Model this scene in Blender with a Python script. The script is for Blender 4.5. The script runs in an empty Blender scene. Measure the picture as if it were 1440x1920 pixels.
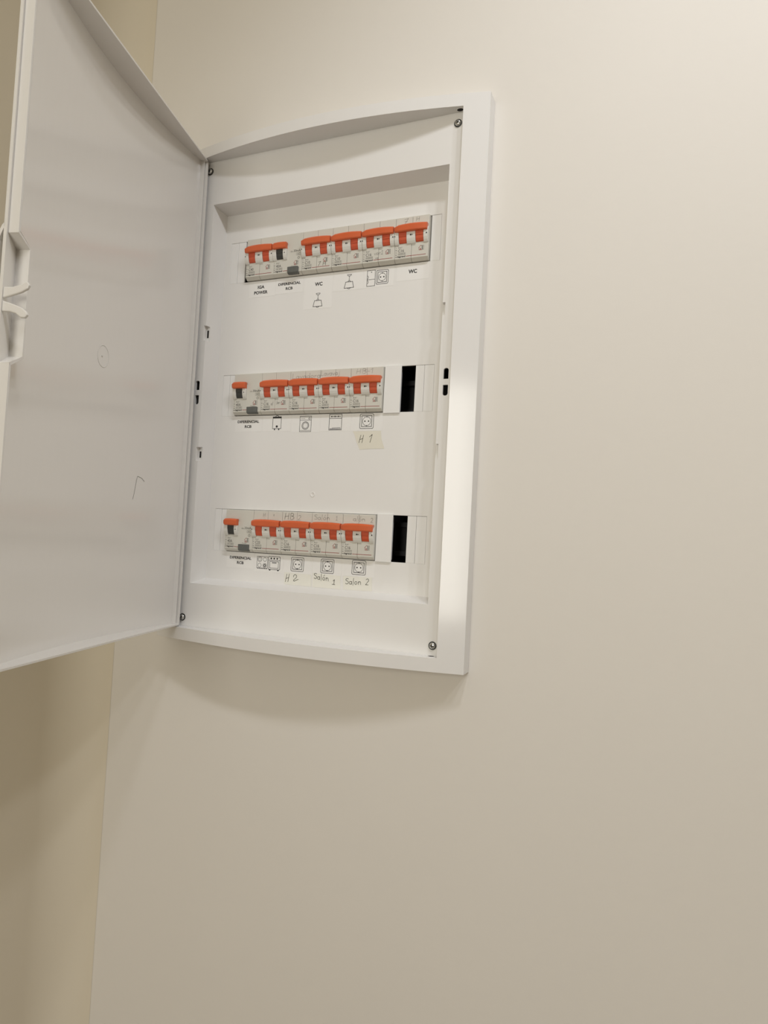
import bpy, bmesh, math, random
from mathutils import Matrix, Vector

random.seed(7)
SC = bpy.context.scene
COL = SC.collection
# ---------------------------------------------------------------- frame of reference
# Everything on the board is measured in millimetres: x right, y up (0 = top edge of the
# upper breaker row), z out of the wall (wall face at z = 1).
H0 = 1.82
def W(x, y, z):
    return Vector((x / 1000.0, -(z - 1.0) / 1000.0, y / 1000.0 + H0))

# ---------------------------------------------------------------- camera
cam_d = bpy.data.cameras.new('camera')
cam = bpy.data.objects.new('camera', cam_d)
COL.objects.link(cam)
SC.camera = cam
cam_d.sensor_fit = 'VERTICAL'
cam_d.sensor_height = 36.0
cam_d.lens = 1276.0 / 1920.0 * 36.0
cam_d.clip_start = 0.01
def camera_pose():
    r = Vector((-0.0485, 0.3987, 0.0438))
    R = Matrix.Rotation(r.length, 3, r.normalized())
    F0 = Matrix(((1, 0, 0), (0, -1, 0), (0, 0, -1)))
    M = R @ F0                                    # board offset -> right, down, forward
    b = lambda v: Vector((v[0], -v[2], v[1]))     # board axes -> blender axes
    right, down, fwd = b(M[0]), b(M[1]), b(M[2])
    loc = W(441.54, -321.13, 617.14)
    up, back = -down, -fwd
    cam.matrix_world = Matrix(((right.x, up.x, back.x, loc.x), (right.y, up.y, back.y, loc.y),
                               (right.z, up.z, back.z, loc.z), (0, 0, 0, 1)))
camera_pose()

# ---------------------------------------------------------------- view, world, daylight
SC.view_settings.view_transform = 'Standard'
SC.view_settings.look = 'None'
SC.view_settings.gamma = 1.0
SC.view_settings.use_curve_mapping = False
SC.view_settings.exposure = 0.0
wd = bpy.data.worlds.new('world'); SC.world = wd; wd.use_nodes = True
bg = wd.node_tree.nodes['Background']
bg.inputs[0].default_value = (0.75, 0.85, 1.0, 1); bg.inputs[1].default_value = 0.4
ROOM = dict(x0=-0.200, x1=2.70, y0=-2.40, y1=0.0, z0=0.0, z1=2.80)
WIN = dict(x0=0.02, x1=0.74, z0=1.12, z1=2.24)
WINDOW_POWER = 14.8
LAMP_STRENGTH = 1.5
LAMP_POWER = 38.5
LAMP_COLOR = (0.92, 0.94, 1.0)
SPOT_SIZE = 76.0
LAMP_AIM = (470.0, -310.0, 0.0)
LAMPS = ((540.0, 690.0), (900.0, 710.0), (1260.0, 730.0))      # x, z of the three spotlights on the ceiling bar
wl = bpy.data.lights.new('window_daylight', 'AREA')
wl.shape = 'RECTANGLE'; wl.size = WIN['x1'] - WIN['x0'] - 0.08; wl.size_y = WIN['z1'] - WIN['z0'] - 0.08
wl.energy = WINDOW_POWER; wl.color = (1.0, 0.955, 0.85)
wlo = bpy.data.objects.new('window_daylight', wl); COL.objects.link(wlo)
wlo.location = ((WIN['x0'] + WIN['x1']) / 2, ROOM['y0'] + 0.012, (WIN['z0'] + WIN['z1']) / 2)
wlo.rotation_euler = (math.radians(90), 0, 0)

# ---------------------------------------------------------------- materials
def mat(name, col, rough=0.5, metal=0.0, spec=0.5, bump=0.0, bscale=200.0, var=0.0, vscale=30.0, emit=None, coat=0.0, trans=0.0):
    m = bpy.data.materials.new(name); m.use_nodes = True
    nt = m.node_tree; b = nt.nodes['Principled BSDF']
    b.inputs['Base Color'].default_value = (*col, 1)
    b.inputs['Roughness'].default_value = rough
    b.inputs['Metallic'].default_value = metal
    b.inputs['Specular IOR Level'].default_value = spec
    if coat: b.inputs['Coat Weight'].default_value = coat; b.inputs['Coat Roughness'].default_value = 0.08
    if trans: b.inputs['Transmission Weight'].default_value = trans
    if emit: b.inputs['Emission Color'].default_value = (*emit[0], 1); b.inputs['Emission Strength'].default_value = emit[1]
    tc = nt.nodes.new('ShaderNodeTexCoord')
    if var:
        n = nt.nodes.new('ShaderNodeTexNoise'); n.inputs['Scale'].default_value = vscale; n.inputs['Detail'].default_value = 4
        nt.links.new(tc.outputs['Object'], n.inputs['Vector'])
        mx = nt.nodes.new('ShaderNodeMixRGB')
        mx.inputs[1].default_value = (*[max(0, c * (1 - var)) for c in col], 1)
        mx.inputs[2].default_value = (*[min(1, c * (1 + var)) for c in col], 1)
        nt.links.new(n.outputs['Fac'], mx.inputs[0]); nt.links.new(mx.outputs[0], b.inputs['Base Color'])
    if bump:
        n = nt.nodes.new('ShaderNodeTexNoise'); n.inputs['Scale'].default_value = bscale; n.inputs['Detail'].default_value = 3
        nt.links.new(tc.outputs['Object'], n.inputs['Vector'])
        bp = nt.nodes.new('ShaderNodeBump'); bp.inputs['Strength'].default_value = bump; bp.inputs['Distance'].default_value = 0.001
        nt.links.new(n.outputs['Fac'], bp.inputs['Height']); nt.links.new(bp.outputs['Normal'], b.inputs['Normal'])
    return m

M = dict(
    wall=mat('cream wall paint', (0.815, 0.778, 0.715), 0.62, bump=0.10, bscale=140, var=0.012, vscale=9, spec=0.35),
    wall_shade=mat('shade tinted wall paint', (0.775, 0.705, 0.57), 0.62, bump=0.10, bscale=140, var=0.012, vscale=9, spec=0.35),  # darker tan: the shadow left of the board put into the colour
    ceil=mat('white ceiling paint', (0.82, 0.80, 0.75), 0.8, bump=0.05, var=0.01),
    floor=mat('dark oak floor', (0.20, 0.13, 0.08), 0.40, bump=0.05, bscale=60, var=0.10, vscale=12),
    white=mat('glossy white plastic', (0.85, 0.835, 0.81), 0.11, var=0.01, vscale=15, bump=0.012, bscale=45),
    cover=mat('white plastic cover', (0.85, 0.835, 0.805), 0.34, var=0.012, vscale=15),
    door=mat('glossy white door plastic', (0.86, 0.835, 0.79), 0.13, var=0.012, vscale=10, bump=0.010, bscale=30),
    strip=mat('white blanking plastic', (0.87, 0.86, 0.835), 0.35, var=0.01),
    body=mat('light grey breaker plastic', (0.665, 0.645, 0.575), 0.42, var=0.02, vscale=60),
    tab=mat('pale grey breaker shroud', (0.77, 0.755, 0.70), 0.35, var=0.02, vscale=60),
    orange=mat('orange handle plastic', (0.70, 0.135, 0.042), 0.30, var=0.05, vscale=90),
    lever=mat('orange lever plastic', (0.62, 0.098, 0.038), 0.34, var=0.05, vscale=90),
    dark=mat('dark lever plastic', (0.045, 0.046, 0.042), 0.35, var=0.1, vscale=80),
    button=mat('grey test button', (0.12, 0.125, 0.115), 0.45, var=0.06, vscale=80),
    ink=mat('black print', (0.018, 0.017, 0.017), 0.6, var=0.1),
    grey_ink=mat('fine grey print', (0.16, 0.155, 0.14), 0.6, var=0.1),
    red=mat('dark red print', (0.30, 0.035, 0.03), 0.6, var=0.1),
    paper=mat('white label paper', (0.88, 0.865, 0.835), 0.55, var=0.01, vscale=40),
    tape=mat('yellowed masking tape', (0.80, 0.765, 0.655), 0.6, var=0.04, vscale=60),
    tape2=mat('clear yellowish tape', (0.845, 0.83, 0.75), 0.45, var=0.03, vscale=60),
    pencil=mat('pencil graphite', (0.28, 0.27, 0.245), 0.5, var=0.15, vscale=300),
    pen=mat('dark pen ink', (0.09, 0.085, 0.06), 0.5, var=0.15, vscale=300),
    box=mat('black enclosure plastic', (0.012, 0.012, 0.013), 0.6, var=0.1),
    rail=mat('din rail steel', (0.06, 0.06, 0.065), 0.5, metal=0.6, var=0.1),
    zinc=mat('zinc plated steel', (0.62, 0.62, 0.60), 0.28, metal=1.0, var=0.06, vscale=200),
    hole=mat('black hole', (0.01, 0.008, 0.007), 0.8, var=0.05),
    lamp_base=mat('white lamp metal', (0.8, 0.8, 0.8), 0.4, var=0.01),
    diffuser=mat('lit lamp diffuser', (0.9, 0.9, 0.88), 0.5, emit=((1.0, 0.935, 0.80), LAMP_STRENGTH), var=0.01),
    glass=mat('window glass', (0.85, 0.92, 0.95), 0.05, trans=0.9, var=0.01),
    winframe=mat('white window frame', (0.8, 0.8, 0.79), 0.35, var=0.01),
)

# ---------------------------------------------------------------- mesh builder
class MB:
    def __init__(s): s.v = []; s.f = []; s.smooth = False
    def add(s, verts, faces):
        o = len(s.v); s.v += [tuple(v) for v in verts]; s.f += [tuple(i + o for i in f) for f in faces]; return s
    def box(s, x0, x1, y0, y1, z0, z1):
        v = [(x0, y0, z0), (x1, y0, z0), (x1, y1, z0), (x0, y1, z0), (x0, y0, z1), (x1, y0, z1), (x1, y1, z1), (x0, y1, z1)]
        return s.add(v, [(0, 3, 2, 1), (4, 5, 6, 7), (0, 1, 5, 4), (1, 2, 6, 5), (2, 3, 7, 6), (3, 0, 4, 7)])
    def prism(s, poly, a0, a1, f):
        """poly: 2-D outline, extruded from a0 to a1; f(p, a) -> point"""
        n = len(poly)
        v = [f(p, a0) for p in poly] + [f(p, a1) for p in poly]
        fc = [tuple(range(n - 1, -1, -1)), tuple(range(n, 2 * n))]
        fc += [(i, (i + 1) % n, n + (i + 1) % n, n + i) for i in range(n)]
        return s.add(v, fc)
    def px(s, poly, x0, x1):  # (y, z) outline along x
        return s.prism(poly, x0, x1, lambda p, a: (a, p[0], p[1]))
    def pz(s, poly, z0, z1):  # (x, y) outline along z
        return s.prism(poly, z0, z1, lambda p, a: (p[0], p[1], a))
    def loft(s, rings, cap=True):
        n = len(rings[0]); v = [p for r in rings for p in r]; fc = []
        for k in range(len(rings) - 1):
            for i in range(n):
                fc.append((k * n + i, k * n + (i + 1) % n, (k + 1) * n + (i + 1) % n, (k + 1) * n + i))
        if cap: fc += [tuple(range(n - 1, -1, -1)), tuple((len(rings) - 1) * n + i for i in range(n))]
        return s.add(v, fc)
    def revolve(s, prof, cx, cy, n=20):
        """prof: list of (r, z); axis along z through cx, cy"""
        rings = [[(cx + r * math.cos(2 * math.pi * i / n), cy + r * math.sin(2 * math.pi * i / n), z) for i in range(n)] for r, z in prof]
        return s.loft(rings)
    def stroke(s, pts, w, z, closed=False):
        """flat ribbon of width w along (x, y) points at height z"""
        pts = [Vector((p[0], p[1])) for p in pts]
        if closed: pts = pts + [pts[0]]
        for a, b in zip(pts[:-1], pts[1:]):
            d = b - a
            if d.length < 1e-6: continue
            d.normalize(); n = Vector((-d.y, d.x)) * (w / 2); e = d * (w * 0.42)
            q = [a - e - n, b + e - n, b + e + n, a - e + n]
            s.add([(p.x, p.y, z) for p in q], [(0, 1, 2, 3)])
        return s
    def disc(s, cx, cy, r, z, n=14):
        return s.add([(cx + r * math.cos(2 * math.pi * i / n), cy + r * math.sin(2 * math.pi * i / n), z) for i in range(n)], [tuple(range(n))])
    def ring(s, cx, cy, rx, ry, w, z, n=22):
        return s.stroke([(cx + rx * math.cos(2 * math.pi * i / n), cy + ry * math.sin(2 * math.pi * i / n)) for i in range(n)], w, z, True)
    def rect(s, x0, x1, y0, y1, z):
        return s.add([(x0, y0, z), (x1, y0, z), (x1, y1, z), (x0, y1, z)], [(0, 1, 2, 3)])
    def outline(s, x0, x1, y0, y1, w, z, r=0):
        if r:
            p = []
            for cx, cy, a in ((x1 - r, y1 - r, 0), (x0 + r, y1 - r, 90), (x0 + r, y0 + r, 180), (x1 - r, y0 + r, 270)):
                p += [(cx + r * math.cos(math.radians(a + t)), cy + r * math.sin(math.radians(a + t))) for t in (0, 30, 60, 90)]
            return s.stroke(p, w, z, True)
        return s.stroke([(x0, y0), (x1, y0), (x1, y1), (x0, y1)], w, z, True)
    def grid(s, xs, ys, filled, zf, zb):
        """solid plate on a grid: cells where filled(xc, yc); front height zf(x, y), back height zb"""
        xs = sorted(set(round(a, 4) for a in xs)); ys = sorted(set(round(a, 4) for a in ys))
        nx, ny = len(xs), len(ys)
        fl = [[filled((xs[i] + xs[i + 1]) / 2, (ys[j] + ys[j + 1]) / 2) for j in range(ny - 1)] for i in range(nx - 1)]
        idx = {}; V = []; F = []
        def vid(i, j, k):
            key = (i, j, k)
            if key not in idx:
                idx[key] = len(V); V.append((xs[i], ys[j], zf(xs[i], ys[j]) if k else zb))
            return idx[key]
        for i in range(nx - 1):
            for j in range(ny - 1):
                if not fl[i][j]: continue
                F.append((vid(i, j, 1), vid(i + 1, j, 1), vid(i + 1, j + 1, 1), vid(i, j + 1, 1)))
                F.append((vid(i, j, 0), vid(i, j + 1, 0), vid(i + 1, j + 1, 0), vid(i + 1, j, 0)))
                if i == 0 or not fl[i - 1][j]: F.append((vid(i, j, 0), vid(i, j, 1), vid(i, j + 1, 1), vid(i, j + 1, 0)))
                if i == nx - 2 or not fl[i + 1][j]: F.append((vid(i + 1, j, 0), vid(i + 1, j + 1, 0), vid(i + 1, j + 1, 1), vid(i + 1, j, 1)))
                if j == 0 or not fl[i][j - 1]: F.append((vid(i, j, 0), vid(i + 1, j, 0), vid(i + 1, j, 1), vid(i, j, 1)))
                if j == ny - 2 or not fl[i][j + 1]: F.append((vid(i, j + 1, 0), vid(i, j + 1, 1), vid(i + 1, j + 1, 1), vid(i + 1, j + 1, 0)))
        return s.add(V, F)
    def mesh(s, name, m, conv, recalc=True):
        me = bpy.data.meshes.new(name)
        me.from_pydata([conv(v) for v in s.v], [], s.f)
        if recalc:
            bm = bmesh.new(); bm.from_mesh(me)
            bmesh.ops.remove_doubles(bm, verts=bm.verts, dist=1e-7)
            bmesh.ops.recalc_face_normals(bm, faces=bm.faces)
            bm.to_mesh(me); bm.free()
        me.materials.append(m); me.update()
        return me
    def obj(s, name, m, parent=None, conv=None, loc=None, bevel=0.0, seg=2, smooth=False, recalc=True):
        """board mm relative to the parent's origin -> object"""
        conv = conv or (lambda v: (v[0] / 1000.0, -v[2] / 1000.0, v[1] / 1000.0))
        me = s.mesh(name, m, conv, recalc)
        o = bpy.data.objects.new(name, me); COL.objects.link(o)
        if parent: o.parent = parent
        if loc is not None: o.location = loc
        if smooth:
            for p in me.polygons: p.use_smooth = True
        if bevel:
            b = o.modifiers.new('bevel', 'BEVEL'); b.width = bevel / 1000.0; b.segments = seg; b.limit_method = 'ANGLE'; b.angle_limit = math.radians(35)
            if hasattr(b, 'harden_normals'): b.harden_normals = False
        return o

def tag(o, label=None, cat=None, group=None, kind=None):
    if label: o['label'] = label
    if cat: o['category'] = cat
    if group: o['group'] = group
    if kind: o['kind'] = kind
    return o
def empty(name, x, y, z):
    o = bpy.data.objects.new(name, None); COL.objects.link(o); o.location = W(x, y, z); o.empty_display_size = 0.02
    return o

# ---------------------------------------------------------------- lettering
_txt = {}
def text_geo(s, bold):
    if (s, bold) not in _txt:
        c = bpy.data.curves.new('lettering', 'FONT'); c.body = s; c.size = 1.0; c.offset = bold; c.resolution_u = 3
        o = bpy.data.objects.new('lettering', c); COL.objects.link(o)
        dg = bpy.context.evaluated_depsgraph_get(); dg.update()
        me = bpy.data.meshes.new_from_object(o.evaluated_get(dg))
        vs = [(v.co.x, v.co.y) for v in me.vertices]; fs = [tuple(p.vertices) for p in me.polygons]
        bpy.data.objects.remove(o); bpy.data.curves.remove(c); bpy.data.meshes.remove(me)
        _txt[(s, bold)] = (vs, fs)
    return _txt[(s, bold)]
def text(mb, s, cx, cy, z, w=None, h=None, bold=0.0, rot=0.0):
    """lettering centred on cx, cy, fitted to width w and height h (mm)"""
    vs, fs = text_geo(s, bold)
    x0 = min(v[0] for v in vs); x1 = max(v[0] for v in vs); y0 = min(v[1] for v in vs); y1 = max(v[1] for v in vs)
    sx = (w / (x1 - x0)) if w else None; sy = (h / (y1 - y0)) if h else None
    sx = sx or sy; sy = sy or sx
    ca, sa = math.cos(rot), math.sin(rot); out = []
    for x, y in vs:
        X = (x - (x0 + x1) / 2) * sx; Y = (y - (y0 + y1) / 2) * sy
        out.append((cx + X * ca - Y * sa, cy + X * sa + Y * ca, z))
    mb.add(out, fs)
# hand-drawn glyphs: polylines in a unit box (x to the right, y up)
def arc(cx, cy, rx, ry, a0, a1, n=9):
    return [(cx + rx * math.cos(math.radians(a0 + (a1 - a0) * i / n)), cy + ry * math.sin(math.radians(a0 + (a1 - a0) * i / n))) for i in range(n + 1)]
HAND = {
    'H': (.75, [[(.12, 1), (.02, 0)], [(.62, 1), (.55, 0)], [(.05, .42), (.6, .55)]]),
    'B': (.7, [[(.1, 1), (.05, 0)], [(.1, 1)] + arc(.2, .77, .35, .23, 90, -90) + arc(.18, .27, .45, .27, 90, -90)]),
    '1': (.4, [[(.05, .7), (.3, 1), (.25, 0)]]),
    'i': (.45, [[(.08, .75), (.28, .95), (.26, .08)], [(.0, .06), (.45, .0)]]),
    '2': (.6, [arc(.3, .75, .25, .25, 160, -40) + [(.08, .04), (.6, .04)]]),
    'q': (.8, [arc(.3, .7, .24, .27, 200, -60) + [(.1, .16)] + arc(.2, .12, .12, .12, 180, 330) + [(.8, .3)]]),
    'S': (.55, [arc(.3, .77, .24, .2, 40, 260) + arc(.28, .3, .24, .26, 80, -150)]),
    'a': (.5, [arc(.22, .25, .2, .25, 20, 360), [(.42, .5), (.44, 0)]]),
    'l': (.22, [[(.1, 1.05), (.08, -.15)]]),
    'o': (.48, [arc(.22, .25, .2, .25, 90, 450)]),
    'ó': (.48, [arc(.22, .25, .2, .25, 90, 450), [(.2, .72), (.34, .95)]]),
    'n': (.55, [[(.05, .5), (.07, 0)], [(.06, .3)] + arc(.25, .3, .17, .2, 150, 0) + [(.46, 0)]]),
    'L': (.5, [[(.06, 1), (.05, 0), (.5, .04)]]),
    'v': (.42, [[(.02, .5), (.2, 0), (.4, .5)]]),
    'd': (.48, [arc(.2, .25, .18, .25, 20, 360), [(.4, 1), (.42, 0)]]),
    'r': (.35, [[(.06, .5), (.06, 0)], [(.06, .3), (.2, .48), (.34, .46)]]),
    'j': (.3, [[(.2, .5), (.2, -.25), (.02, -.3)], [(.2, .7), (.22, .76)]]),
    'Z': (.6, [[(.02, .9), (.6, 1), (.1, 0)], [(.1, .5), (.5, .52)]]),
    '7': (.55, [[(.02, .92), (.55, 1), (.12, 0)]]),
    'e': (.45, [[(.04, .26), (.4, .3)] + arc(.22, .26, .19, .25, 10, 300)]),
    '-': (.4, [[(.05, .4), (.35, .42)]]),
    ' ': (.35, []),
}
def hand(mb, s, x, y, h, w, z, slant=0.0, gap=0.1, rise=0.0, sx=1.0):
    for ch in s:
        adv, lines = HAND[ch]
        for ln in lines:
            mb.stroke([(x + (px * sx + py * slant) * h, y + py * h + px * h * rise) for px, py in ln], w, z)
        x += (adv + gap) * h * sx; y += rise * adv * h

# ================================================================ THE ROOM
def plain(v): return v
def struct(name, mb, m, conv=plain, label=None):
    o = mb.obj(name, m, conv=conv)
    for p in o.data.polygons: p.use_smooth = True
    try:
        o.data.set_sharp_from_angle(angle=math.radians(20))
    except AttributeError:
        pass
    return tag(o, label, kind='structure')
R_ = ROOM
mb = MB(); T = 0.12
hx0, hx1, hz0, hz1 = -0.056, 0.256, H0 - 0.422, H0 + 0.082        # chase for the flush box
mb.grid([R_['x0'] - T, R_['x1'] + T, hx0, hx1], [R_['z0'], R_['z1'], hz0, hz1], lambda x, z: not (hx0 < x < hx1 and hz0 < z < hz1), lambda x, y: 0.0, -T)
struct('wall_back', mb, M['wall'], lambda v: (v[0], -v[2], v[1]), 'cream painted wall carrying the distribution board')
mb = MB(); rf = 0.050                        # rounded corner and sand tone stand in for a soft shadow here
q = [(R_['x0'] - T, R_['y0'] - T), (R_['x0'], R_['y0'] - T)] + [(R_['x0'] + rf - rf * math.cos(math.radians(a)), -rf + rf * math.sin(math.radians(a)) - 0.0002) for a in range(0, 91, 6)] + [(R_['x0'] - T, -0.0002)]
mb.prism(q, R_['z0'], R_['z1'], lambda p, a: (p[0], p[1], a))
struct('wall_left', mb, M['wall_shade'], label='side wall with the shadow behind the open door painted in as a sand tone')
mb = MB(); mb.box(R_['x1'], R_['x1'] + T, R_['y0'] - T, R_['y1'], R_['z0'], R_['z1'])
struct('wall_right', mb, M['wall'], label='cream painted wall out of view on the right')
mb = MB()
mb.grid([R_['x0'], R_['x1'], WIN['x0'], WIN['x1']], [R_['z0'], R_['z1'], WIN['z0'], WIN['z1']], lambda x, z: not (WIN['x0'] < x < WIN['x1'] and WIN['z0'] < z < WIN['z1']), lambda x, y: 0.0, -T)
struct('wall_front', mb, M['wall'], lambda v: (v[0], R_['y0'] + v[2], v[1]), 'cream painted wall with the window behind the viewer')
mb = MB(); mb.box(R_['x0'] - T, R_['x1'] + T, R_['y0'] - T, R_['y1'] + T, -0.1, R_['z0'])
struct('floor', mb, M['floor'], label='dark wooden floor')
mb = MB(); mb.box(R_['x0'] - T, R_['x1'] + T, R_['y0'] - T, R_['y1'] + T, R_['z1'], R_['z1'] + 0.1)
struct('ceiling', mb, M['ceil'], label='white painted ceiling')
def baseboard(name, x0, x1, y0, y1):
    b = MB(); b.box(x0, x1, y0, y1, 0.0, 0.08); struct(name, b, M['winframe'])
baseboard('baseboard_back', R_['x0'], R_['x1'], -0.012, 0.0)
baseboard('baseboard_left', R_['x0'], R_['x0'] + 0.012, R_['y0'], -0.012)
mb = MB()
fx0, fx1, fz0, fz1 = WIN['x0'], WIN['x1'], WIN['z0'], WIN['z1']
mb.grid([fx0, fx0 + .04, fx1 - .04, fx1], [fz0, fz0 + .04, fz1 - .04, fz1], lambda x, z: not (fx0 + .04 < x < fx1 - .04 and fz0 + .04 < z < fz1 - .04), lambda x, y: 0.0, -0.06)
wf = struct('window_1', mb, M['winframe'], lambda v: (v[0], R_['y0'] + v[2], v[1]), 'white framed window behind the viewer')
mb = MB(); mb.box(fx0 + .04, fx1 - .04, R_['y0'] - 0.035, R_['y0'] - 0.03, fz0 + .04, fz1 - .04)
mb.obj('window_pane', M['glass'], parent=wf, conv=plain)

# ceiling bar with three adjustable spotlights, out of the frame above
YC = (R_['z1'] - H0) * 1000
track = empty('ceiling_spotlight_bar', LAMPS[1][0], YC, LAMPS[1][1])
tag(track, 'white ceiling bar with three adjustable spotlights aimed at the board', 'lamp')
def spot_bar():
    o = W(LAMPS[1][0], YC, LAMPS[1][1]); pts = [W(x, YC, z) - o for x, z in LAMPS]
    d = (pts[2] - pts[0]).normalized(); n = Vector((-d.y, d.x, 0)) * 0.02; a, c = pts[0] - d * .1, pts[2] + d * .1
    m_ = MB(); q = [a - n, c - n, c + n, a + n]
    m_.add([(p.x, p.y, 0.0) for p in q] + [(p.x, p.y, -.022) for p in q], [(0, 1, 2, 3), (4, 7, 6, 5), (0, 4, 5, 1), (1, 5, 6, 2), (2, 6, 7, 3), (3, 7, 4, 0)])
    m_.obj('mounting_bar', M['lamp_base'], track, conv=lambda v: v, bevel=3.0)
    for (x, z), p in zip(LAMPS, pts):
        c = p + Vector((0, 0, -.085)); rot = (W(*LAMP_AIM) - (o + c)).to_track_quat('-Z', 'Y').to_euler()
        m_ = MB(); k = 24                                  # hollow shade, open towards the wall
        prof = [(.005, .05), (.040, .05), (.050, .03), (.056, -.05), (.053, -.05), (.047, .028), (.038, .046), (.005, .046)]
        m_.loft([[(r * math.cos(2 * math.pi * i / k), r * math.sin(2 * math.pi * i / k), h) for i in range(k)] for r, h in prof])
        hd = m_.obj('spot_head', M['lamp_base'], track, conv=lambda v: v, smooth=True); hd.location = c; hd.rotation_euler = rot
        m_ = MB(); m_.loft([[(r * math.cos(2 * math.pi * i / k), r * math.sin(2 * math.pi * i / k), h) for i in range(k)] for r, h in ((.046, .005), (.046, .0), (.03, -.004), (.0005, -.006))])
        m_.obj('lens', M['diffuser'], hd, conv=lambda v: v, smooth=True)
        m_ = MB(); m_.add([(sx * .006, sy * .006, h) for h in (.045, .075) for sx, sy in ((-1, -1), (1, -1), (1, 1), (-1, 1))], [(0, 3, 2, 1), (4, 5, 6, 7), (0, 1, 5, 4), (1, 2, 6, 5), (2, 3, 7, 6), (3, 0, 4, 7)])
        m_.obj('swivel', M['lamp_base'], hd, conv=lambda v: v)
        ld = bpy.data.lights.new('spotlight_beam', 'SPOT'); ld.energy = LAMP_POWER / 3; ld.color = LAMP_COLOR
        ld.spot_size = math.radians(SPOT_SIZE); ld.spot_blend = 1.0; ld.shadow_soft_size = 0.05
        lo = bpy.data.objects.new('spotlight_beam', ld); COL.objects.link(lo); lo.parent = hd; lo.location = (0, 0, -.062)
spot_bar()

# ================================================================ DISTRIBUTION BOARD
BX, BY = 99.5, -440.3                       # base point of the board
board = empty('distribution_board', BX, BY, 1.0)
tag(board, 'white flush-mounted electrical distribution board with its curved door open', 'distribution board')
def part(mb, name, m, **k):                 # board mm -> child of the board
    return mb.obj(name, m, board, conv=lambda v: ((v[0] - BX) / 1000, -(v[2] - 1.0) / 1000, (v[1] - BY) / 1000), **k)
def frame_z(x): return 38.0 - 15.0 * ((x - 99.5) / 150.0) ** 2
ZP, ZC = 14.7, -5.0                          # front ring plane, recessed cover plane
OX0, OX1, OY0, OY1 = -53.0, 249.5, -427.2, 87.0
xs = [-75.0 + i * (349.0 / 32) for i in range(33)] + [OX0, OX1]
mb = MB(); mb.grid(xs, [-440.3, OY0, OY1, 99.3], lambda x, y: not (OX0 < x < OX1 and OY0 < y < OY1), lambda x, y: frame_z(x), 1.0)
part(mb, 'frame', M['white'], bevel=1.6, seg=3)

# ring around the recess, with latch slots and clip notches
RX0, RX1, RY0, RY1 = -37.0, 236.0, -380.3, 38.0     # recess at ring level
CX0, CX1, CY0, CY1 = -32.0, 231.0, -375.3, 33.0     # recess at cover level
SL = []                                              # slots: cx, y0, y1, round end
for cx in (242.6, -43.4):
    SL += [(cx, -169.0, -158.6, 1), (cx, -184.8, -174.6, -1)]
NOT = [(-39.8, RX0 + .01, -114.2, -97.4), (-39.8, RX0 + .01, -247.4, -232.0), (RX1 - .01, 238.6, -108.0, -95.6), (RX1 - .01, 238.6, -244.0, -230.2)]
def ring_fill(x, y):
    if RX0 < x < RX1 and RY0 < y < RY1: return False
    for a, b, c, d in NOT:
        if a < x < b and c < y < d: return False
    for cx, y0, y1, e in SL:
        if y0 < y < y1 and abs(x - cx) < 2.5:
            t = (y1 - y) if e > 0 else (y - y0)
            if t >= 2.5 or (x - cx) ** 2 + (2.5 - t) ** 2 < 6.25: return False
    return True
xs = [OX0 - 1, OX1 + 1, RX0, RX1]; ys = [OY0 - 1, OY1 + 1, RY0, RY1]
for cx, y0, y1, e in SL:
    xs += [cx - 2.5 * math.cos(math.pi * k / 16) for k in range(17)]; ys += [y0, y1] + [(y1 - 2.5 * (1 - math.sin(math.pi * k / 16)) if e > 0 else y0 + 2.5 * (1 - math.sin(math.pi * k / 16))) for k in range(9)]
for a, b, c, d in NOT: xs += [a, b]; ys += [c, d]
mb = MB(); mb.grid(xs, ys, ring_fill, lambda x, y: ZP, ZP - 2.0)
part(mb, 'cover_ring', M['cover'])

# sloped recess walls (lowered at the notches)
mb = MB()
def lerp(a, b, t): return a + (b - a) * t
def side(xr, xc, sgn, notches):
    ys = sorted({RY0, RY1} | {c for n in notches for c in n})
    for a, b in zip(ys[:-1], ys[1:]):
        low = any(c <= (a + b) / 2 <= d for c, d in notches)
        zt = 9.5 if low else ZP
        t = (ZP - zt) / (ZP - ZC); xt = lerp(xr, xc, t)
        fy = lambda y, tt: lerp(y, lerp(CY0, CY1, (y - RY0) / (RY1 - RY0)), tt)
        q = [(xt, fy(a, t), zt), (xt, fy(b, t), zt), (xc, fy(b, 1), ZC), (xc, fy(a, 1), ZC)]
        mb.add(q + [(p[0] + sgn * 1.6, p[1], p[2] - .2) for p in q], [(0, 1, 2, 3), (4, 7, 6, 5), (0, 4, 5, 1), (1, 5, 6, 2), (2, 6, 7, 3), (3, 7, 4, 0)])
side(RX0, CX0, -1, [(-114.2, -97.4), (-247.4, -232.0)])
side(RX1, CX1, 1, [(-108.0, -95.6), (-244.0, -230.2)])
for yr, yc, sg in ((RY1, CY1, 1), (RY0, CY0, -1)):
    q = [(RX0, yr, ZP), (RX1, yr, ZP), (CX1, yc, ZC), (CX0, yc, ZC)]
    mb.add(q + [(p[0], p[1] + sg * 1.6, p[2] - .2) for p in q], [(0, 1, 2, 3), (4, 7, 6, 5), (0, 4, 5, 1), (1, 5, 6, 2), (2, 6, 7, 3), (3, 7, 4, 0)])
part(mb, 'recess_wall', M['cover'])
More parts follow.
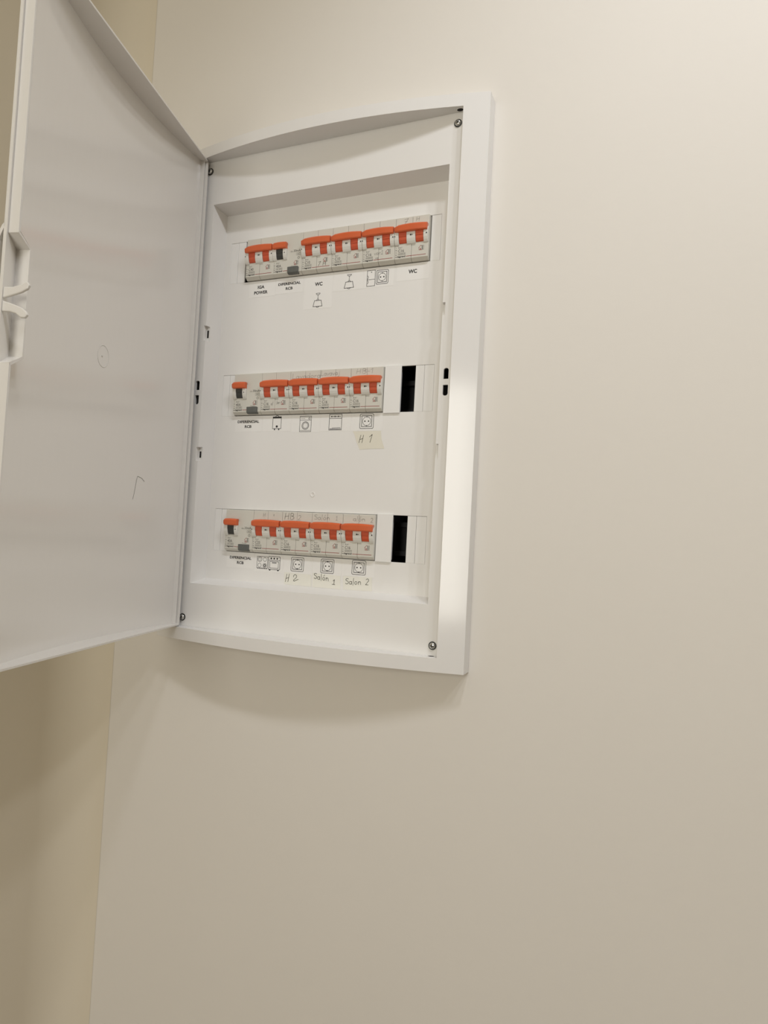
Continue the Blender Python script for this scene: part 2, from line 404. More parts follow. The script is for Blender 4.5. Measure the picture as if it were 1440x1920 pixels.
for a, b, c, d in NOT:                                # little clip pockets
    s = -1 if a < 0 else 1
    xa, xb = (a - .2, RX0 + 1.6) if s < 0 else (RX1 - 1.6, b + .2)
    mb = MB(); mb.box(xa, xb, c - .2, d + .2, 7.8, 9.4)
    pk = part(mb, 'clip_pocket', M['cover'])
    if s > 0: xa += 1.2
    mb = MB(); xm = (xa + xb) / 2 + s * .2; mb.box(xm - 1.1, xm + 1.1, c + 4.2, d - 4.2, 9.3, 9.5 if s < 0 else 9.35)
    o = mb.obj('clip_slit', M['hole'], pk, conv=lambda v: ((v[0] - BX) / 1000, -(v[2] - 1.0) / 1000, (v[1] - BY) / 1000))
    mb = MB()
    ya, yb = (xa, RX0 + .2) if s < 0 else (RX1 - .2, xb)
    mb.box(ya, yb, c - .9, c + .1, 7.8, ZP - .02); mb.box(ya, yb, d - .1, d + .9, 7.8, ZP - .02)
    mb.box(*((xa - .8, xa + .3) if s < 0 else (xb - .3, xb + .8)), c - .9, d + .9, 7.8, ZP - .02)
    mb.obj('pocket_wall', M['cover'], pk, conv=lambda v: ((v[0] - BX) / 1000, -(v[2] - 1.0) / 1000, (v[1] - BY) / 1000))

# recessed cover with the three breaker windows
ROWY = [0.0, -149.6, -298.4]
WX0, WX1 = -24.2, 223.9
ys = [CY0 - 1.5, CY1 + 1.5]
for y in ROWY: ys += [y + .5, y - 45.6]
mb = MB()
mb.grid([CX0 - 1.5, CX1 + 1.5, WX0, WX1], ys, lambda x, y: not (WX0 < x < WX1 and any(r - 45.6 < y < r + .5 for r in ROWY)), lambda x, y: ZC, ZC - 2.2)
part(mb, 'cover_plate', M['cover'], bevel=0.25, seg=1)
EDGE = [[(-24.2, -14.2), (-14.2, -4.3), (213.6, 223.9)], [(-24.2, -15.3), (-15.3, -6.2), (204.5, 213.8), (213.8, 223.9)], [(-24.2, -15.4), (-15.4, -6.4), (203.9, 213.3), (213.3, 223.9)]]
for r, ed in zip(ROWY, EDGE):
    for a, b in ed:
        mb = MB(); mb.box(a + .13, b - .13, r - 45.58, r + .25, ZC - 2, ZC - .04)
        part(mb, 'break_off_strip', M['strip'], bevel=0.2, seg=1)
# gate dimple on the cover
mb = MB(); mb.revolve([(3.0, ZC - .1), (2.9, ZC + .25), (2.2, ZC + .35), (1.9, ZC + .1), (0.01, ZC + .1)], 97.0, -279.5, 18)
part(mb, 'moulding_dimple', M['cover'], smooth=True)

# flush box in the wall, rails behind the windows
mb = MB()
mb.grid([-54, 254, -51, 251], [-420, 80, -417, 77], lambda x, y: True, lambda x, y: -92.0, -95.0)
mb.box(-54, -51, -420, 80, -95, 0.5); mb.box(251, 254, -420, 80, -95, 0.5); mb.box(-54, 254, 77, 80, -95, 0.5); mb.box(-54, 254, -420, -417, -95, 0.5)
part(mb, 'enclosure_box', M['box'])
for r in ROWY:
    mb = MB(); mb.px([(r - 5, -46), (r - 5, -44), (r - 10, -44), (r - 10, -52), (r - 35, -52), (r - 35, -44), (r - 40, -44), (r - 40, -46), (r - 37, -46), (r - 37, -54), (r - 8, -54), (r - 8, -46)], -45, 245)
    part(mb, 'mounting_rail', M['rail'])

# pin holes for the latch in the frame's reveals
for x, y, s in ((245.2, OY1, 1), (243.0, OY0, -1)):
    mb = MB(); n = 20
    mb.prism([(4.0 * math.cos(2 * math.pi * i / n), 3.0 * math.sin(2 * math.pi * i / n)) for i in range(n)], 0, -.35 * s, lambda p, a: (x + p[0], y + a, 18.6 + p[1]))
    ph = part(mb, 'pin_hole_rim', M['white'])
    mb = MB(); mb.prism([(3.0 * math.cos(2 * math.pi * i / n), 2.2 * math.sin(2 * math.pi * i / n)) for i in range(n)], -.3 * s, -.42 * s, lambda p, a: (x + p[0], y + a, 18.6 + p[1]))
    mb.obj('pin_hole', M['hole'], ph, conv=lambda v: ((v[0] - BX) / 1000, -(v[2] - 1.0) / 1000, (v[1] - BY) / 1000))

# four corner screws
for k, (x, y) in enumerate(((242.5, 76.4), (242.5, -417.7), (-44.0, 76.4), (-44.0, -417.7))):
    mb = MB(); mb.revolve([(3.9, ZP - .1), (3.9, ZP + .5), (3.6, ZP + .6), (3.5, ZP + .35), (3.0, ZP + .3)], x, y, 24)
    sc = part(mb, 'screw_recess', M['dark'], smooth=False)
    mb = MB(); mb.revolve([(3.0, ZP + .2), (2.95, ZP + 1.2), (2.5, ZP + 1.9), (1.6, ZP + 2.3), (0.01, ZP + 2.4)], x, y, 24)
    hd = mb.obj('screw_head', M['zinc'], sc, conv=lambda v: ((v[0] - BX) / 1000, -(v[2] - 1.0) / 1000, (v[1] - BY) / 1000), smooth=True)
    mb = MB(); a = 0.5 + k
    for t in (a, a + math.pi / 2):
        d = Vector((math.cos(t), math.sin(t))); n = Vector((-d.y, d.x)) * .38; d *= 1.7
        mb.pz([(x - d.x - n.x, y - d.y - n.y), (x + d.x - n.x, y + d.y - n.y), (x + d.x + n.x, y + d.y + n.y), (x - d.x + n.x, y - d.y + n.y)], ZP + 1.0, ZP + 2.46)
    mb.obj('screw_slot', M['dark'], sc, conv=lambda v: ((v[0] - BX) / 1000, -(v[2] - 1.0) / 1000, (v[1] - BY) / 1000))

# ---------------------------------------------------------------- the door
# local millimetres: u along the door from the hinge, v height (board y), w thickness (outwards when shut)
HX, HZ, OPEN = -43.9, 19.2, 76.0
DU, DV0, DV1 = 290.0, -426.2, 86.0
def w_in(u): return 22.0 - 15.8 * ((u - 145.0) / 145.0) ** 2
dconv = lambda v: (v[0] / 1000, -v[2] / 1000, v[1] / 1000)     # same axes as the board when shut
NU = 28
us = [DU * i / NU for i in range(NU + 1)]
mb = MB()
outl = [(u, w_in(u) + 2.4) for u in us] + [(u, w_in(u)) for u in reversed(us)]
mb.prism(outl, DV0, DV1, lambda p, a: (p[0], a, p[1]))                 # bowed face
for a, b in ((DV1 - 1.8, DV1), (DV0, DV0 + 1.8)):                      # top and bottom flanges
    mb.prism([(0, 0), (DU - 2, 0)] + [(min(u, DU - 2), w_in(u) + 1.0) for u in reversed(us)], a, b, lambda p, q: (p[0], q, p[1]))
mb.box(0, 1.8, DV0, DV1, 0, w_in(0) + 1)                               # hinge flange
mb.box(3.4, 4.4, DV0 + 1.8, DV1 - 1.8, 2.6, w_in(3.4) + 1)             # stiffening rib beside it
PV = [(DU - 2, DV1), (DU - 2, -126.6), (275.5, -133.4), (275.5, -208.6), (DU - 2, -216.0), (DU - 2, DV0)]
pin = [(u - 1.8, v) for u, v in PV]
pin[1] = (DU - 3.8, -125.2); pin[2] = (273.7, -132.6); pin[3] = (273.7, -209.6); pin[4] = (DU - 3.8, -217.6)
for i in range(5):                                                     # free-edge flange with finger cup
    q = [PV[i], PV[i + 1], pin[i + 1], pin[i]]
    mb.prism(q, -1.2, w_in(276) + 1.2 if i in (1, 2, 3) else w_in(286) + 1.2, lambda p, a: (p[0], p[1], a))
door = mb.obj('door', M['door'], board, conv=dconv, bevel=0.5, seg=2)
door['label'] = 'bowed white plastic door swung wide open to the left'
door.location = W(HX, 0, HZ) - W(BX, BY, 1.0)
door.rotation_euler = (0, 0, -math.radians(OPEN))
def dpart(mb, name, m, **k): return mb.obj(name, m, door, conv=dconv, **k)
# the two latch prongs in the finger cup
for poly in ([(10.5, -164.4), (-0.5, -164.3), (-6.1, -163.1), (-10.4, -160.9), (-11.6, -161.4), (-12.8, -163.4), (-11.4, -166.0), (-6.7, -168.3), (0.5, -170.4), (10.5, -173.0)],
             [(10.5, -172.9), (7.5, -173.4), (-1.5, -176.1), (-8.7, -179.0), (-12.0, -181.7), (-12.8, -183.6), (-10.8, -185.8), (-7.5, -185.5), (-3.8, -182.7), (1.0, -181.4), (10.5, -181.0)]):
    mb = MB(); mb.prism(poly, 286.4, 288.8, lambda p, a: (a, p[1], p[0]))
    dpart(mb, 'latch_prong', M['door'], bevel=0.7, seg=2)
# outward grip lip around the finger cup
mb = MB()
po = [(8.2, -120.0), (10.0, -122.0), (14.0, -131.0), (16.5, -146.0), (16.5, -196.0), (14.0, -211.0), (10.0, -220.0), (8.2, -222.0)]
pi_ = [(8.2, -122.4), (8.6, -124.2), (12.0, -132.2), (14.3, -146.4), (14.3, -195.6), (12.0, -209.8), (8.6, -217.8), (8.2, -219.6)]
for k in range(len(po) - 1):
    mb.prism([po[k], po[k + 1], pi_[k + 1], pi_[k]], 283.0, DU, lambda p, a: (a, p[1], p[0]))
dpart(mb, 'grip_lip', M['door'])
# moulding ring and pencil mark on the inside of the door
mb = MB(); n = 32; rings = []
for i in range(n):
    t = 2 * math.pi * i / n; rings.append([(141.5 + r * math.cos(t), -171.6 + 1.12 * r * math.sin(t), w_in(141.5) - dz) for r, dz in ((8.1, 0), (8.4, .28), (8.9, .28), (9.2, 0))])
rings.append(rings[0]); mb.loft(rings, cap=False)
mb.revolve([(.9, w_in(141.5)), (.8, w_in(141.5) - .5), (.01, w_in(141.5) - .6)], 143.5, -172.0, 10)
dpart(mb, 'moulding_ring', M['door'], smooth=True)
mb = MB()
for ln in ([(63.5, -277), (68, -274.2), (75.0, -272.8), (76.4, -277), (77.8, -285), (79.3, -292), (80.6, -296)],):
    for a, b in zip(ln[:-1], ln[1:]):
        d = Vector((b[0] - a[0], b[1] - a[1])).normalized(); n = Vector((-d.y, d.x)) * .22
        mb.add([(a[0] - n.x, a[1] - n.y, w_in(a[0]) - .12), (b[0] - n.x, b[1] - n.y, w_in(b[0]) - .12), (b[0] + n.x, b[1] + n.y, w_in(b[0]) - .12), (a[0] + n.x, a[1] + n.y, w_in(a[0]) - .12)], [(0, 1, 2, 3)])
dpart(mb, 'pencil_mark', M['pen'], recalc=False)

# ================================================================ BREAKERS
PW = 35.5
def dev_part(mb, name, m, root, **k): return mb.obj(name, m, root, **k)
def pole_body(x0, x1):
    b = MB(); b.px([(0, -42), (0, -.6), (-.5, 0), (-42.2, 0), (-45, -3.4), (-45, -42)], x0, x1); return b
def shroud(x0, x1, zt=3.4):
    b = MB(); p = [(-12.5, 0)] + [(-20.4 - 8.2 * math.cos(t), zt * min(1, 1.18 * math.sin(t))) for t in [math.pi * k / 12 for k in range(12, -1, -1)]][1:-1] + [(-28.6, 0)]
    p = [(-12.5, -.5), (-12.5, 1.0), (-14, 2.6), (-16.5, zt), (-20.5, zt), (-23.5, zt - .4), (-26, zt - 1.3), (-27.8, 1.1), (-28.5, 0), (-28.5, -.5)]
    b.px(p, x0, x1); return b
def lever(x0, x1):
    b = MB(); b.px([(-12, -.5), (-12, 3.0), (-16, 3.6), (-20.8, 3.2), (-21.3, 2.6), (-24, 2.2), (-26.4, 1.1), (-27.0, .2), (-27.0, -.5)], x0, x1); return b
def handle(x0, x1, bow=1.0):
    b = MB(); rings = []; n = 8
    for k in range(n + 1):
        t = k / n; e = (1 - (2 * t - 1) ** 2) * bow
        sq = 0.80 if k == 0 else 1.0
        yt, yb, zf = -10.2 + .7 * e, -17.2, 6.0 + 1.0 * e
        ym = (yt + yb) / 2; yt = ym + (yt - ym) * sq; yb = ym + (yb - ym) * sq; zf = 3 + (zf - 3) * sq
        x = x0 + (x1 - x0) * t
        rings.append([(x, yt, 1.0), (x, yt, zf - 1.4), (x, yt - 1.6, zf), (x, yb + 1.0, zf - .4), (x, yb, zf - 1.4), (x, yb + .2, 1.0)])
    b.loft(rings); return b
def house(ink, red, x, y, h=5.2, z=.08):
    # house outline with a bar beside it and two ticks of fine print
    red.stroke([(x, y + h * .52), (x + h * .45, y + h), (x + h * .62, y + h * .86)], .38, z)
    red.stroke([(x + .5, y + h * .5), (x + .5, y), (x + h * .72, y)], .38, z)
    red.rect(x + h * .34, x + h * .52, y + .3, y + h * .42, z)
    ink.rect(x + h * .72, x + h * .86, y - .1, y + h, z)
    for k in range(4): ink.rect(x + h * 1.02, x + h * 1.16, y + k * 1.25, y + k * 1.25 + .7, z)
Z1 = .08
def common_print(ink, fine, red, rating, code, red_end):
    text(fine, 'RX³', 6.0, -30.9, Z1, 4.0, 1.5)
    text(fine, rating, 6.9, -34.0, Z1, 6.2, 3.0, 0.012)
    text(fine, code, 7.8, -37.3, Z1, 6.6, 1.3)
    fine.outline(4.0, 11.6, -38.3, -36.3, .18, Z1)
    for k, c in enumerate(('1', 'N', '2', 'N')): text(fine, c, 1.7, -30.8 - 2.4 * k, Z1, None, 1.3, 0.02)
    ink.rect(.9, 3.2, -40.25, -39.85, Z1)
    text(ink, 'legrand', 7.6, -40.1, Z1, 8.2, 2.2, 0.03)
    red.rect(12.4, red_end, -40.3, -39.8, Z1)

def finish_print(root, ink, fine, red):
    ink.obj('black_print', M['ink'], root, recalc=False); fine.obj('fine_print', M['grey_ink'], root, recalc=False); red.obj('red_print', M['red'], root, recalc=False)

PROTO = {}
def proto_breaker():
    root = bpy.data.objects.new('circuit_breaker', None); COL.objects.link(root); root.empty_display_size = .01
    for a in (0, 17.75):
        pole_body(a + .12, a + 17.63).obj('pole_body', M['body'], root, bevel=.35, seg=2)
    for a, b in ((.15, 4.7), (13.1, 22.4), (30.8, 35.35)): shroud(a, b).obj('shroud', M['tab'], root, bevel=.35, seg=2)
    for a in (4.9, 22.6): lever(a, a + 8.0).obj('lever', M['lever'], root, bevel=.25, seg=1)
    handle(.5, 35.0).obj('handle_bar', M['orange'], root, bevel=.35, seg=2)
    return root
def proto_rcd():
    root = bpy.data.objects.new('residual_current_device', None); COL.objects.link(root); root.empty_display_size = .01
    b = pole_body(.12, 35.38); b.obj('housing', M['body'], root, bevel=.35, seg=2)
    for a, c in ((.3, 4.7), (13.0, 17.4)): shroud(a, c).obj('shroud', M['tab'], root, bevel=.35, seg=2)
    lever(4.9, 12.9).obj('lever', M['dark'], root, bevel=.25, seg=1)
    handle(.4, 17.6, .5).obj('handle_bar', M['orange'], root, bevel=.35, seg=2)
    mb = MB(); mb.px([(-37.0, -.5), (-37.0, 2.6), (-43.2, 2.2), (-44.4, .4), (-44.4, -3)], 19.2, 32.0)
    tb = mb.obj('test_button', M['button'], root, bevel=.5, seg=2)
    mb = MB(); text(mb, 'T', 25.6, -40.2, 2.55, None, 2.2); tb2 = mb.obj('button_letter', M['grey_ink'], tb, recalc=False)
    return root
def copy_tree(o, parent=None):
    c = o.copy(); COL.objects.link(c); c.parent = parent
    for ch in list(o.children): copy_tree(ch, c)
    return c
PROTO['mcb'] = proto_breaker(); PROTO['rcd'] = proto_rcd()
PARTS = {k: list(v.children) for k, v in PROTO.items()}
_used = set()
def place(kind, x, y, label, group):
    p = PROTO[kind]
    if kind not in _used: r = p
    else:
        r = p.copy(); COL.objects.link(r)
        for ch in PARTS[kind]: copy_tree(ch, r)
    _used.add(kind)
    r.location = W(x, y, 0)
    return tag(r, label, 'circuit breaker' if kind == 'mcb' else 'residual switch', group)

X0 = [0.0, -5.6, -5.8]
PLAN = [
    [('mcb', 'C40', 'main breaker rated C40 above the IGA POWER label'), ('rcd', '40A', 'residual switch with short orange lever above DIFERENCIAL label, top row'),
     ('mcb', 'C10', 'breaker rated C10 above the tall WC and lamp label'), ('mcb', 'C10', 'breaker rated C10 above the single lamp label, top row'),
     ('mcb', 'C16', 'breaker rated C16 above the fridge and socket label'), ('mcb', 'C16', 'breaker rated C16 above the plain WC label, rightmost of top row')],
    [('rcd', '40A', 'residual switch with short orange lever at left of middle row'), ('mcb', 'C16', 'breaker rated C16 above the water heater label'),
     ('mcb', 'C16', 'breaker rated C16 above the washing machine label'), ('mcb', 'C16', 'breaker rated C16 above the dishwasher label'),
     ('mcb', 'C16', 'breaker rated C16 above socket label and H 1 tape, middle row')],
    [('rcd', '40A', 'residual switch with short orange lever at left of bottom row'), ('mcb', 'C25', 'breaker rated C25 above the hob and oven label'),
     ('mcb', 'C16', 'breaker rated C16 marked HB 2 above the H 2 tape'), ('mcb', 'C16', 'breaker rated C16 above the Salón 1 tape'),
     ('mcb', 'C16', 'breaker rated C16 above the Salon 2 tape, rightmost of bottom row')],
]
NOTE = {  # handwriting on the breakers: list of (text, x, y, size, material, slant, stretch)
    (0, 2): [('7', 19.5, -39.2, 4.6, 'pen', .2, 1.0), ('H', 25.5, -39.2, 4.8, 'pen', .0, 1.2)],
    (0, 4): [('vori', 13.0, -35.0, 4.2, 'pencil', .1, 1.2), ('va', 14.5, -39.3, 3.0, 'pencil', .1, 1.2)],
    (0, 5): [('Z', 8.6, -7.6, 5.6, 'pencil', .1, 1.2), ('H', 21.5, -5.6, 4.0, 'pencil', .0, 1.4)],
    (1, 1): [('ol', 13.0, -35.5, 3.4, 'pencil', .1, 1.0), ('ler', 20.0, -34.6, 3.4, 'pencil', .1, 1.0)],
    (1, 2): [('Lavadora', 2.3, -8.4, 5.4, 'pencil', .05, 1.45)],
    (1, 3): [('Lavavaj', .8, -6.6, 5.2, 'pencil', .1, 1.15)],
    (1, 4): [('HB-1', 6.0, -6.4, 5.0, 'pencil', .05, 1.5)],
    (2, 1): [('H', 12.0, -6.6, 4.0, 'pencil', .0, 1.0), ('v', 24.5, -5.2, 3.5, 'pencil', .0, 1.0)],
    (2, 2): [('HB', 3.0, -8.2, 6.6, 'pen', .05, 1.15), ('2', 18.6, -8.6, 5.0, 'pencil', .1, 1.2)],
    (2, 3): [('Salón', 2.4, -7.2, 5.2, 'pencil', .05, 1.35), ('i', 27.5, -7.2, 4.4, 'pencil', 0, 1.0)],
    (2, 4): [('alón', 11.5, -7.0, 5.0, 'pencil', .05, 1.35), ('2', 30.5, -8.0, 4.6, 'pencil', 0, 1.0)],
}
for r, row in enumerate(PLAN):
    for k, (kind, rating, label) in enumerate(row):
        d = place(kind, X0[r] + PW * k + (0 if not (r == 0 and k == 0) else .3), ROWY[r], label, 'double-pole breakers on the rails' if kind == 'mcb' else 'residual current switches')
        ink, fine, red = MB(), MB(), MB()
        if kind == 'mcb':
            common_print(ink, fine, red, rating, '6000/3', 33.4)
            house(ink, red, 25.6, -35.4, 4.6)
            ink.rect(16.9, 18.4, -21.0, -19.6, 3.5); ink.rect(18.7, 19.7, -20.8, -19.9, 3.5)
            ink.rect(33.6, 34.8, -21.0, -19.7, 3.5); ink.rect(.4, 1.3, -20.9, -19.8, 3.5)
            fine.stroke([(17.75, -29.6), (21.8, -29.6)], .25, Z1); fine.stroke([(.4, -29.2), (4.4, -29.2)], .25, Z1)
        else:
            common_print(ink, fine, red, rating, 'AC 230V', 18.6)
            house(ink, red, 25.6, -34.6, 4.6)
            ink.disc(15.2, -21.2, .55, 3.52)
            text(fine, 'I△n'.replace('△', 'Δ'), 22.6, -19.8, Z1, 3.0, 1.6); text(fine, '30mA', 29.0, -19.4, Z1, 8.4, 2.6, 0.01)
            text(fine, 'AC', 31.0, -23.2, Z1, 3.6, 1.6); fine.outline(28.2, 33.6, -24.4, -22.0, .18, Z1)
            fine.ring(31.2, -27.3, 1.2, 1.2, .2, Z1, 12); fine.stroke([(29.9, -27.3), (31.2, -25.8), (32.5, -27.3), (31.2, -28.8)], .2, Z1, True)
            text(fine, 'Test', 25.4, -35.9, Z1, 6.0, 1.1)
        finish_print(d, ink, fine, red)
        if (r, k) in NOTE:
            mm = {}
            for s, x, y, h, m_, sl, st in NOTE[(r, k)]:
                hand(mm.setdefault(m_, MB()), s, x, y, h, .36 if m_ == 'pen' else .3, Z1 + .02, sl, .08, 0, st)
            for m_, b in mm.items(): b.obj('handwriting', M[m_], d, recalc=False)

# blanking plates beside the lower two rows
for (x0, x1, y0, y1, lab) in ((172.3, 190.2, -196.4, -148.2, 'white blanking plate right of the breakers in the middle row'), (172.1, 189.2, -344.6, -296.8, 'white blanking plate right of the breakers in the bottom row')):
    e = empty('blanking_plate', (x0 + x1) / 2, y0, ZC)
    tag(e, lab, 'blanking plate', 'blanking plates')
    cx = (x0 + x1) / 2; h = y1 - y0
    mb = MB(); mb.box(x0 - cx, x1 - cx, 0, h, .02, 1.7); mb.obj('face', M['strip'], e, bevel=.4, seg=2)
    mb = MB(); mb.box(x0 - cx + .6, x1 - cx - 1.6, 2.6, h - 2.6, -5, .1); mb.obj('skirt', M['strip'], e)
    mb = MB(); mb.px([(8, 1.6), (8, 1.9), (10, 1.9), (10, 1.6)], x1 - cx - 1.6, x1 - cx - .4); mb.obj('clip_tab', M['strip'], e)

# ================================================================ PAPER LABELS
ZL = .14
def icon_socket(b, x0, x1, y0, y1):
    cx, cy = (x0 + x1) / 2, (y0 + y1) / 2; r = (x1 - x0) * .30
    b.outline(x0, x1, y0, y1, .5, ZL, 1.3)
    m = (x1 - x0) * .13; b.outline(x0 + m, x1 - m, y0 + m, y1 - m, .55, ZL)
    b.ring(cx, cy, r, r, .4, ZL)
    for s in (-1, 1):
        b.disc(cx + s * r * .45, cy, .75, ZL); b.rect(cx - .4, cx + .4, cy + s * r - .5, cy + s * r + .5, ZL)
def icon_lamp(b, cx, y0, y1):
    h = y1 - y0
    b.stroke(arc(cx, y1 - .2, 2.3, 1.7, 180, 360), .45, ZL); b.stroke([(cx - 2.4, y1 - .2), (cx + 2.4, y1 - .2)], .45, ZL)
    b.stroke([(cx, y1 - 1.8), (cx, y1 - h * .42)], .5, ZL)
    yt = y1 - h * .52; yb = y0 + 1.0
    b.stroke(arc(cx, yt, 1.2, 1.5, 0, 180), .5, ZL)
    b.stroke([(cx - 3.9, yt), (cx + 3.9, yt), (cx + 5.4, yb), (cx - 5.4, yb)], .55, ZL, True)
    b.stroke(arc(cx, yb, 1.6, 1.0, 180, 360), .5, ZL)
def icon_fridge(b, x0, x1, y0, y1):
    b.outline(x0, x1, y0, y1, .45, ZL); ym = y0 + (y1 - y0) * .42
    b.stroke([(x0, ym), (x1, ym)], .4, ZL); b.rect(x0 + (x1 - x0) * .45, x0 + (x1 - x0) * .6, y1 - 2.2, y1 - 1.5, ZL)
    for yy in (ym + 2.4, ym - 2.4): b.stroke(arc(x0 + .2, yy, 1.2, 1.6, -90, 90), .4, ZL)
def icon_heater(b, x0, x1, y0, y1):
    b.outline(x0, x1, y0 + 1.6, y1 - 1.4, .5, ZL); b.rect(x0, x1, y1 - 3.0, y1 - 1.6, ZL)
    b.stroke(arc((x0 + x1) / 2, y1 - 1.5, 2.0, 1.4, 0, 180), .5, ZL); b.disc((x0 + x1) / 2, y0 + 3.9, 1.3, ZL)
    for s in (.25, .75): b.rect(x0 + (x1 - x0) * s - .7, x0 + (x1 - x0) * s + .7, y0, y0 + 1.5, ZL)
def icon_washer(b, x0, x1, y0, y1):
    b.outline(x0, x1, y0, y1, .45, ZL); yb = y1 - 4.3; b.stroke([(x0, yb), (x1, yb)], .4, ZL); b.stroke([(x0, y1 - 1), (x1, y1 - 1)], .3, ZL)
    b.ring(x1 - 2.4, y1 - 2.6, .9, .9, .4, ZL, 12)
    for k in range(3): b.rect(x0 + 1.8 + 1.6 * k, x0 + 2.8 + 1.6 * k, y1 - 2.9, y1 - 2.5, ZL)
    cx, cy = (x0 + x1) / 2, (y0 + yb) / 2 + .3
    b.ring(cx, cy, 4.0, 4.0, .55, ZL); b.ring(cx, cy, 2.9, 2.9, .4, ZL)
    for k in range(5): b.rect(x0 + 1.2 + 2.4 * k, x0 + 2.6 + 2.4 * k, y0 + .9, y0 + 1.4, ZL)
def icon_dishwasher(b, x0, x1, y0, y1):
    b.outline(x0, x1, y0, y1, .5, ZL); yb = y1 - 4.2; b.stroke([(x0, yb), (x1, yb)], .45, ZL)
    for k in range(6): b.disc(x0 + 2.6 + 1.9 * k, y1 - 2.2, .55 if k % 2 else .8, ZL, 8)
    b.rect(x0 + .6, x1 - .6, y0 + .7, y0 + 1.4, ZL); b.stroke([(x0 + 3.5, y0 + 2.2), (x1 - 1.2, y0 + 2.5)], .35, ZL)
def icon_hob(b, x0, x1, y0, y1):
    b.outline(x0, x1, y0 + 1.2, y1, .4, ZL); cx, cy = (x0 + x1) / 2, (y0 + y1) / 2 + .6; d = 3.2
    b.ring(cx - d, cy + d, 2.7, 2.7, .35, ZL, 16); b.ring(cx - d, cy + d, 1.6, 1.6, .3, ZL, 14); b.ring(cx + d, cy + d, 2.0, 2.0, .35, ZL, 16)
    b.ring(cx - d, cy - d, 2.1, 2.1, .35, ZL, 16); b.ring(cx + d, cy - d, 2.2, 2.2, .4, ZL, 16); b.ring(cx + d, cy - d, 1.1, 1.1, .7, ZL, 12)
    for k in range(6): b.rect(x0 + .8 + 2.1 * k, x0 + 2.2 + 2.1 * k, y0 + .4, y0 + 1.0, ZL)
def icon_oven(b, x0, x1, y0, y1):
    b.outline(x0, x1, y0 + 1.2, y1, .5, ZL, .8); yb = y1 - 4.0; b.stroke([(x0, yb), (x1, yb)], .45, ZL)
    for k in range(3): b.disc(x0 + 3.2 + 3.7 * k, y1 - 2.1, 1.0, ZL, 10)
    b.outline(x0 + 1.8, x1 - 1.8, y0 + 2.8, yb - 1.2, .45, ZL); b.stroke([(x0 + 4.6, yb - 2.6), (x1 - 4.6, yb - 2.6)], .8, ZL)
    for s in (.14, .86): b.rect(x0 + (x1 - x0) * s - .9, x0 + (x1 - x0) * s + .9, y0, y0 + 1.2, ZL)

def paper_label(name, label, x0, x1, y0, y1, draw, cat='label', group='printed paper labels'):
    e = empty(name, (x0 + x1) / 2, y0, ZC); tag(e, label, cat, group)
    cx = (x0 + x1) / 2
    mb = MB(); mb.box(x0 + .12 - cx, x1 - .12 - cx, 0, y1 - y0, .01, .09)
    mb.obj('paper', M['paper'], e)
    b = MB(); draw(b); b.v = [(v[0] - cx, v[1] - y0, v[2]) for v in b.v]
    b.obj('print', M['ink'], e, recalc=False)
    return e
def t2(l1, l2, cx, ya, yb, wa, wb, ha, hb):
    return lambda b: (text(b, l1, cx, ya, ZL, wa, ha, .035), text(b, l2, cx, yb, ZL, wb, hb, .035))
T1, T2_, T3 = ROWY[0] - 45.9, ROWY[1] - 45.9, ROWY[2] - 45.9
paper_label('paper_label', 'white label printed IGA POWER under the main breaker', 3.0, 37.0, -63.8, T1, t2('IGA', 'POWER', 18.4, -52.8, -58.8, 8.6, 17.4, 3.6, 3.6))
paper_label('paper_label', 'white label printed DIFERENCIAL RCB in the top row', 37.1, 71.8, -62.9, T1, t2('DIFERENCIAL', 'RCB', 54.2, -52.4, -57.6, 27.8, 8.6, 2.9, 3.1))
paper_label('paper_label', 'tall white label with WC above a ceiling lamp drawing', 72.7, 107.0, -82.8, T1, lambda b: (text(b, 'WC', 90.2, -56.4, ZL, 9.0, 4.0, .035), icon_lamp(b, 90.2, -81.4, -66.2)))
paper_label('paper_label', 'white label with only a ceiling lamp drawing', 107.3, 142.4, -66.4, T1, lambda b: icon_lamp(b, 126.0, -65.0, -49.8))
paper_label('paper_label', 'white label with fridge and socket drawings', 142.6, 176.0, -66.3, T1, lambda b: (icon_fridge(b, 146.4, 155.2, -64.6, -48.4), icon_socket(b, 156.6, 169.8, -63.4, -49.2)))
paper_label('paper_label', 'white label printed only WC at the right of the top row', 179.0, 213.6, -62.8, T1, lambda b: text(b, 'WC', 196.1, -54.0, ZL, 9.0, 4.1, .035))
paper_label('paper_label', 'white label printed DIFERENCIAL RCB in the middle row', -4.8, 30.0, -212.8, T2_, t2('DIFERENCIAL', 'RCB', 12.3, -201.6, -207.0, 27.8, 8.6, 2.9, 3.1))
paper_label('paper_label', 'white label with a water heater drawing', 30.4, 66.3, -212.6, T2_, lambda b: icon_heater(b, 43.6, 54.0, -211.4, -195.7))
paper_label('paper_label', 'white label with a washing machine drawing', 66.5, 101.5, -214.3, T2_, lambda b: icon_washer(b, 77.0, 90.6, -213.4, -197.0))
paper_label('paper_label', 'white label with a dishwasher drawing', 101.7, 136.9, -213.3, T2_, lambda b: icon_dishwasher(b, 111.9, 126.2, -212.2, -196.0))
paper_label('paper_label', 'white label with a socket drawing in the middle row', 137.1, 172.6, -213.5, T2_, lambda b: icon_socket(b, 147.0, 162.0, -211.2, -196.3))
paper_label('paper_label', 'white label printed DIFERENCIAL RCB in the bottom row', -5.0, 30.2, -361.1, T3, t2('DIFERENCIAL', 'RCB', 12.8, -350.3, -355.6, 27.8, 8.6, 2.9, 3.1))
paper_label('paper_label', 'white label with hob and oven drawings', 31.0, 66.4, -363.5, T3, lambda b: (icon_hob(b, 34.1, 47.2, -360.8, -347.4), icon_oven(b, 48.4, 62.6, -361.6, -346.6)))
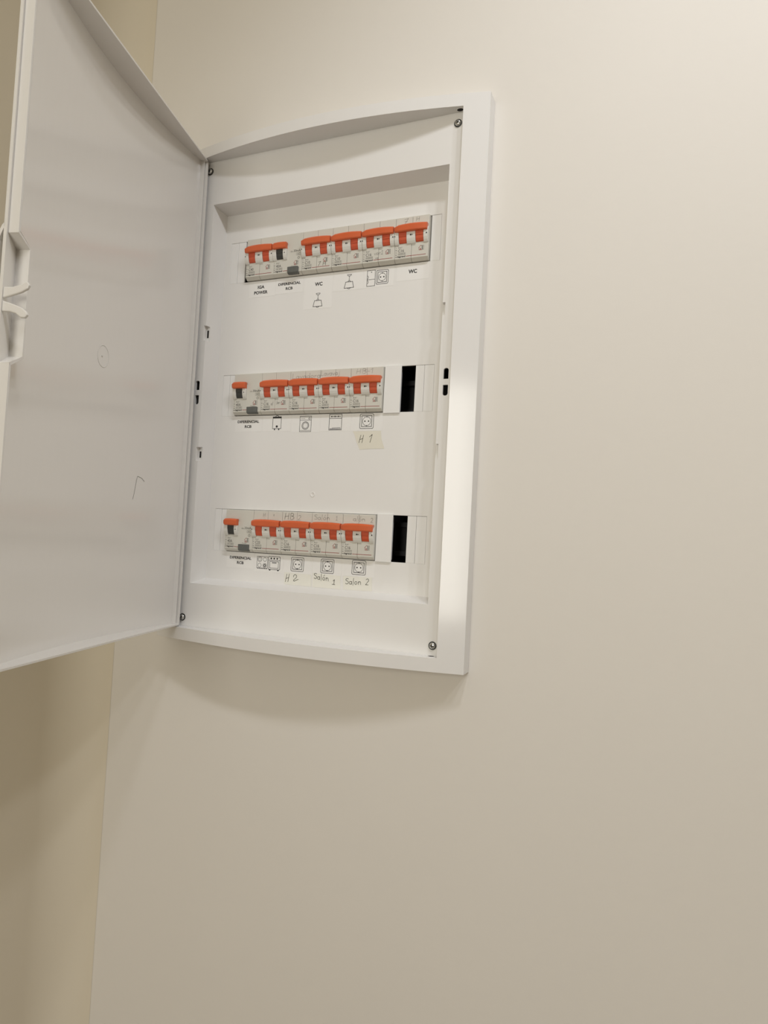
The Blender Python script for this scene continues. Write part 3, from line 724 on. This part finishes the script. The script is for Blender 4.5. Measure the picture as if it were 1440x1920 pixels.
paper_label('paper_label', 'white label with a socket drawing above the H 2 tape', 66.6, 101.5, -363.8, T3, lambda b: icon_socket(b, 76.3, 91.2, -360.2, -345.9))
paper_label('paper_label', 'white label with a socket drawing above the Salón 1 tape', 101.7, 135.3, -362.8, T3, lambda b: icon_socket(b, 111.5, 126.3, -359.8, -345.6))
paper_label('paper_label', 'white label with a socket drawing above the Salon 2 tape', 135.5, 172.1, -360.9, T3, lambda b: icon_socket(b, 147.0, 162.0, -358.9, -344.8))

def tape(label, poly, m, notes, z):
    bx = sum(p[0] for p in poly) / len(poly); by = min(p[1] for p in poly)
    e = empty('masking_tape', bx, by, ZC); tag(e, label, 'tape', 'strips of handwritten tape')
    mb = MB(); mb.pz([(p[0] - bx, p[1] - by) for p in poly], z, z + .08); mb.obj('strip', M[m], e)
    b = MB()
    for s, x, y, h, w, sl, rise, st in notes: hand(b, s, x - bx, y - by, h, w, z + .13, sl, .1, rise, st)
    b.obj('handwriting', M['pen'], e, recalc=False)
tape('torn yellowed tape handwritten H 1 under the middle row', [(139.6, -213.9), (170.6, -213.7), (171.8, -222), (175.4, -231.6), (160, -231.9), (148.2, -232.6), (144.5, -225), (141.5, -217)], 'tape', [('H', 147.0, -225.6, 7.6, .55, .15, .0, .8), ('1', 157.0, -225.4, 8.0, .55, .2, 0, 1.2)], .12)
tape('strip of tape handwritten H 2 below the bottom row', [(68.6, -362.0), (100.8, -362.6), (101.6, -374.9), (69.2, -374.6)], 'tape2', [('H', 70.4, -372.0, 8.0, .55, .1, .05, .72), ('q', 79.6, -370.6, 7.0, .55, .0, .0, 1.1)], .12)
tape('strip of tape handwritten Salón 1 below the bottom row', [(102.4, -360.6), (134.4, -361.6), (135.2, -375.0), (102.9, -375.0)], 'tape2', [('Salón', 104.0, -366.4, 5.9, .5, .0, -.10, 1.1), ('i', 125.6, -371.0, 5.2, .6, .1, .1, 1.3)], .12)
tape('strip of tape handwritten Salon 2 at the right below the bottom row', [(137.6, -361.4), (169.4, -360.6), (170.0, -374.2), (138.2, -374.9)], 'tape2', [('Salon', 140.2, -369.4, 5.9, .5, .05, .06, 1.12), ('2', 162.4, -368.6, 6.2, .5, .1, .0, .9)], .12)
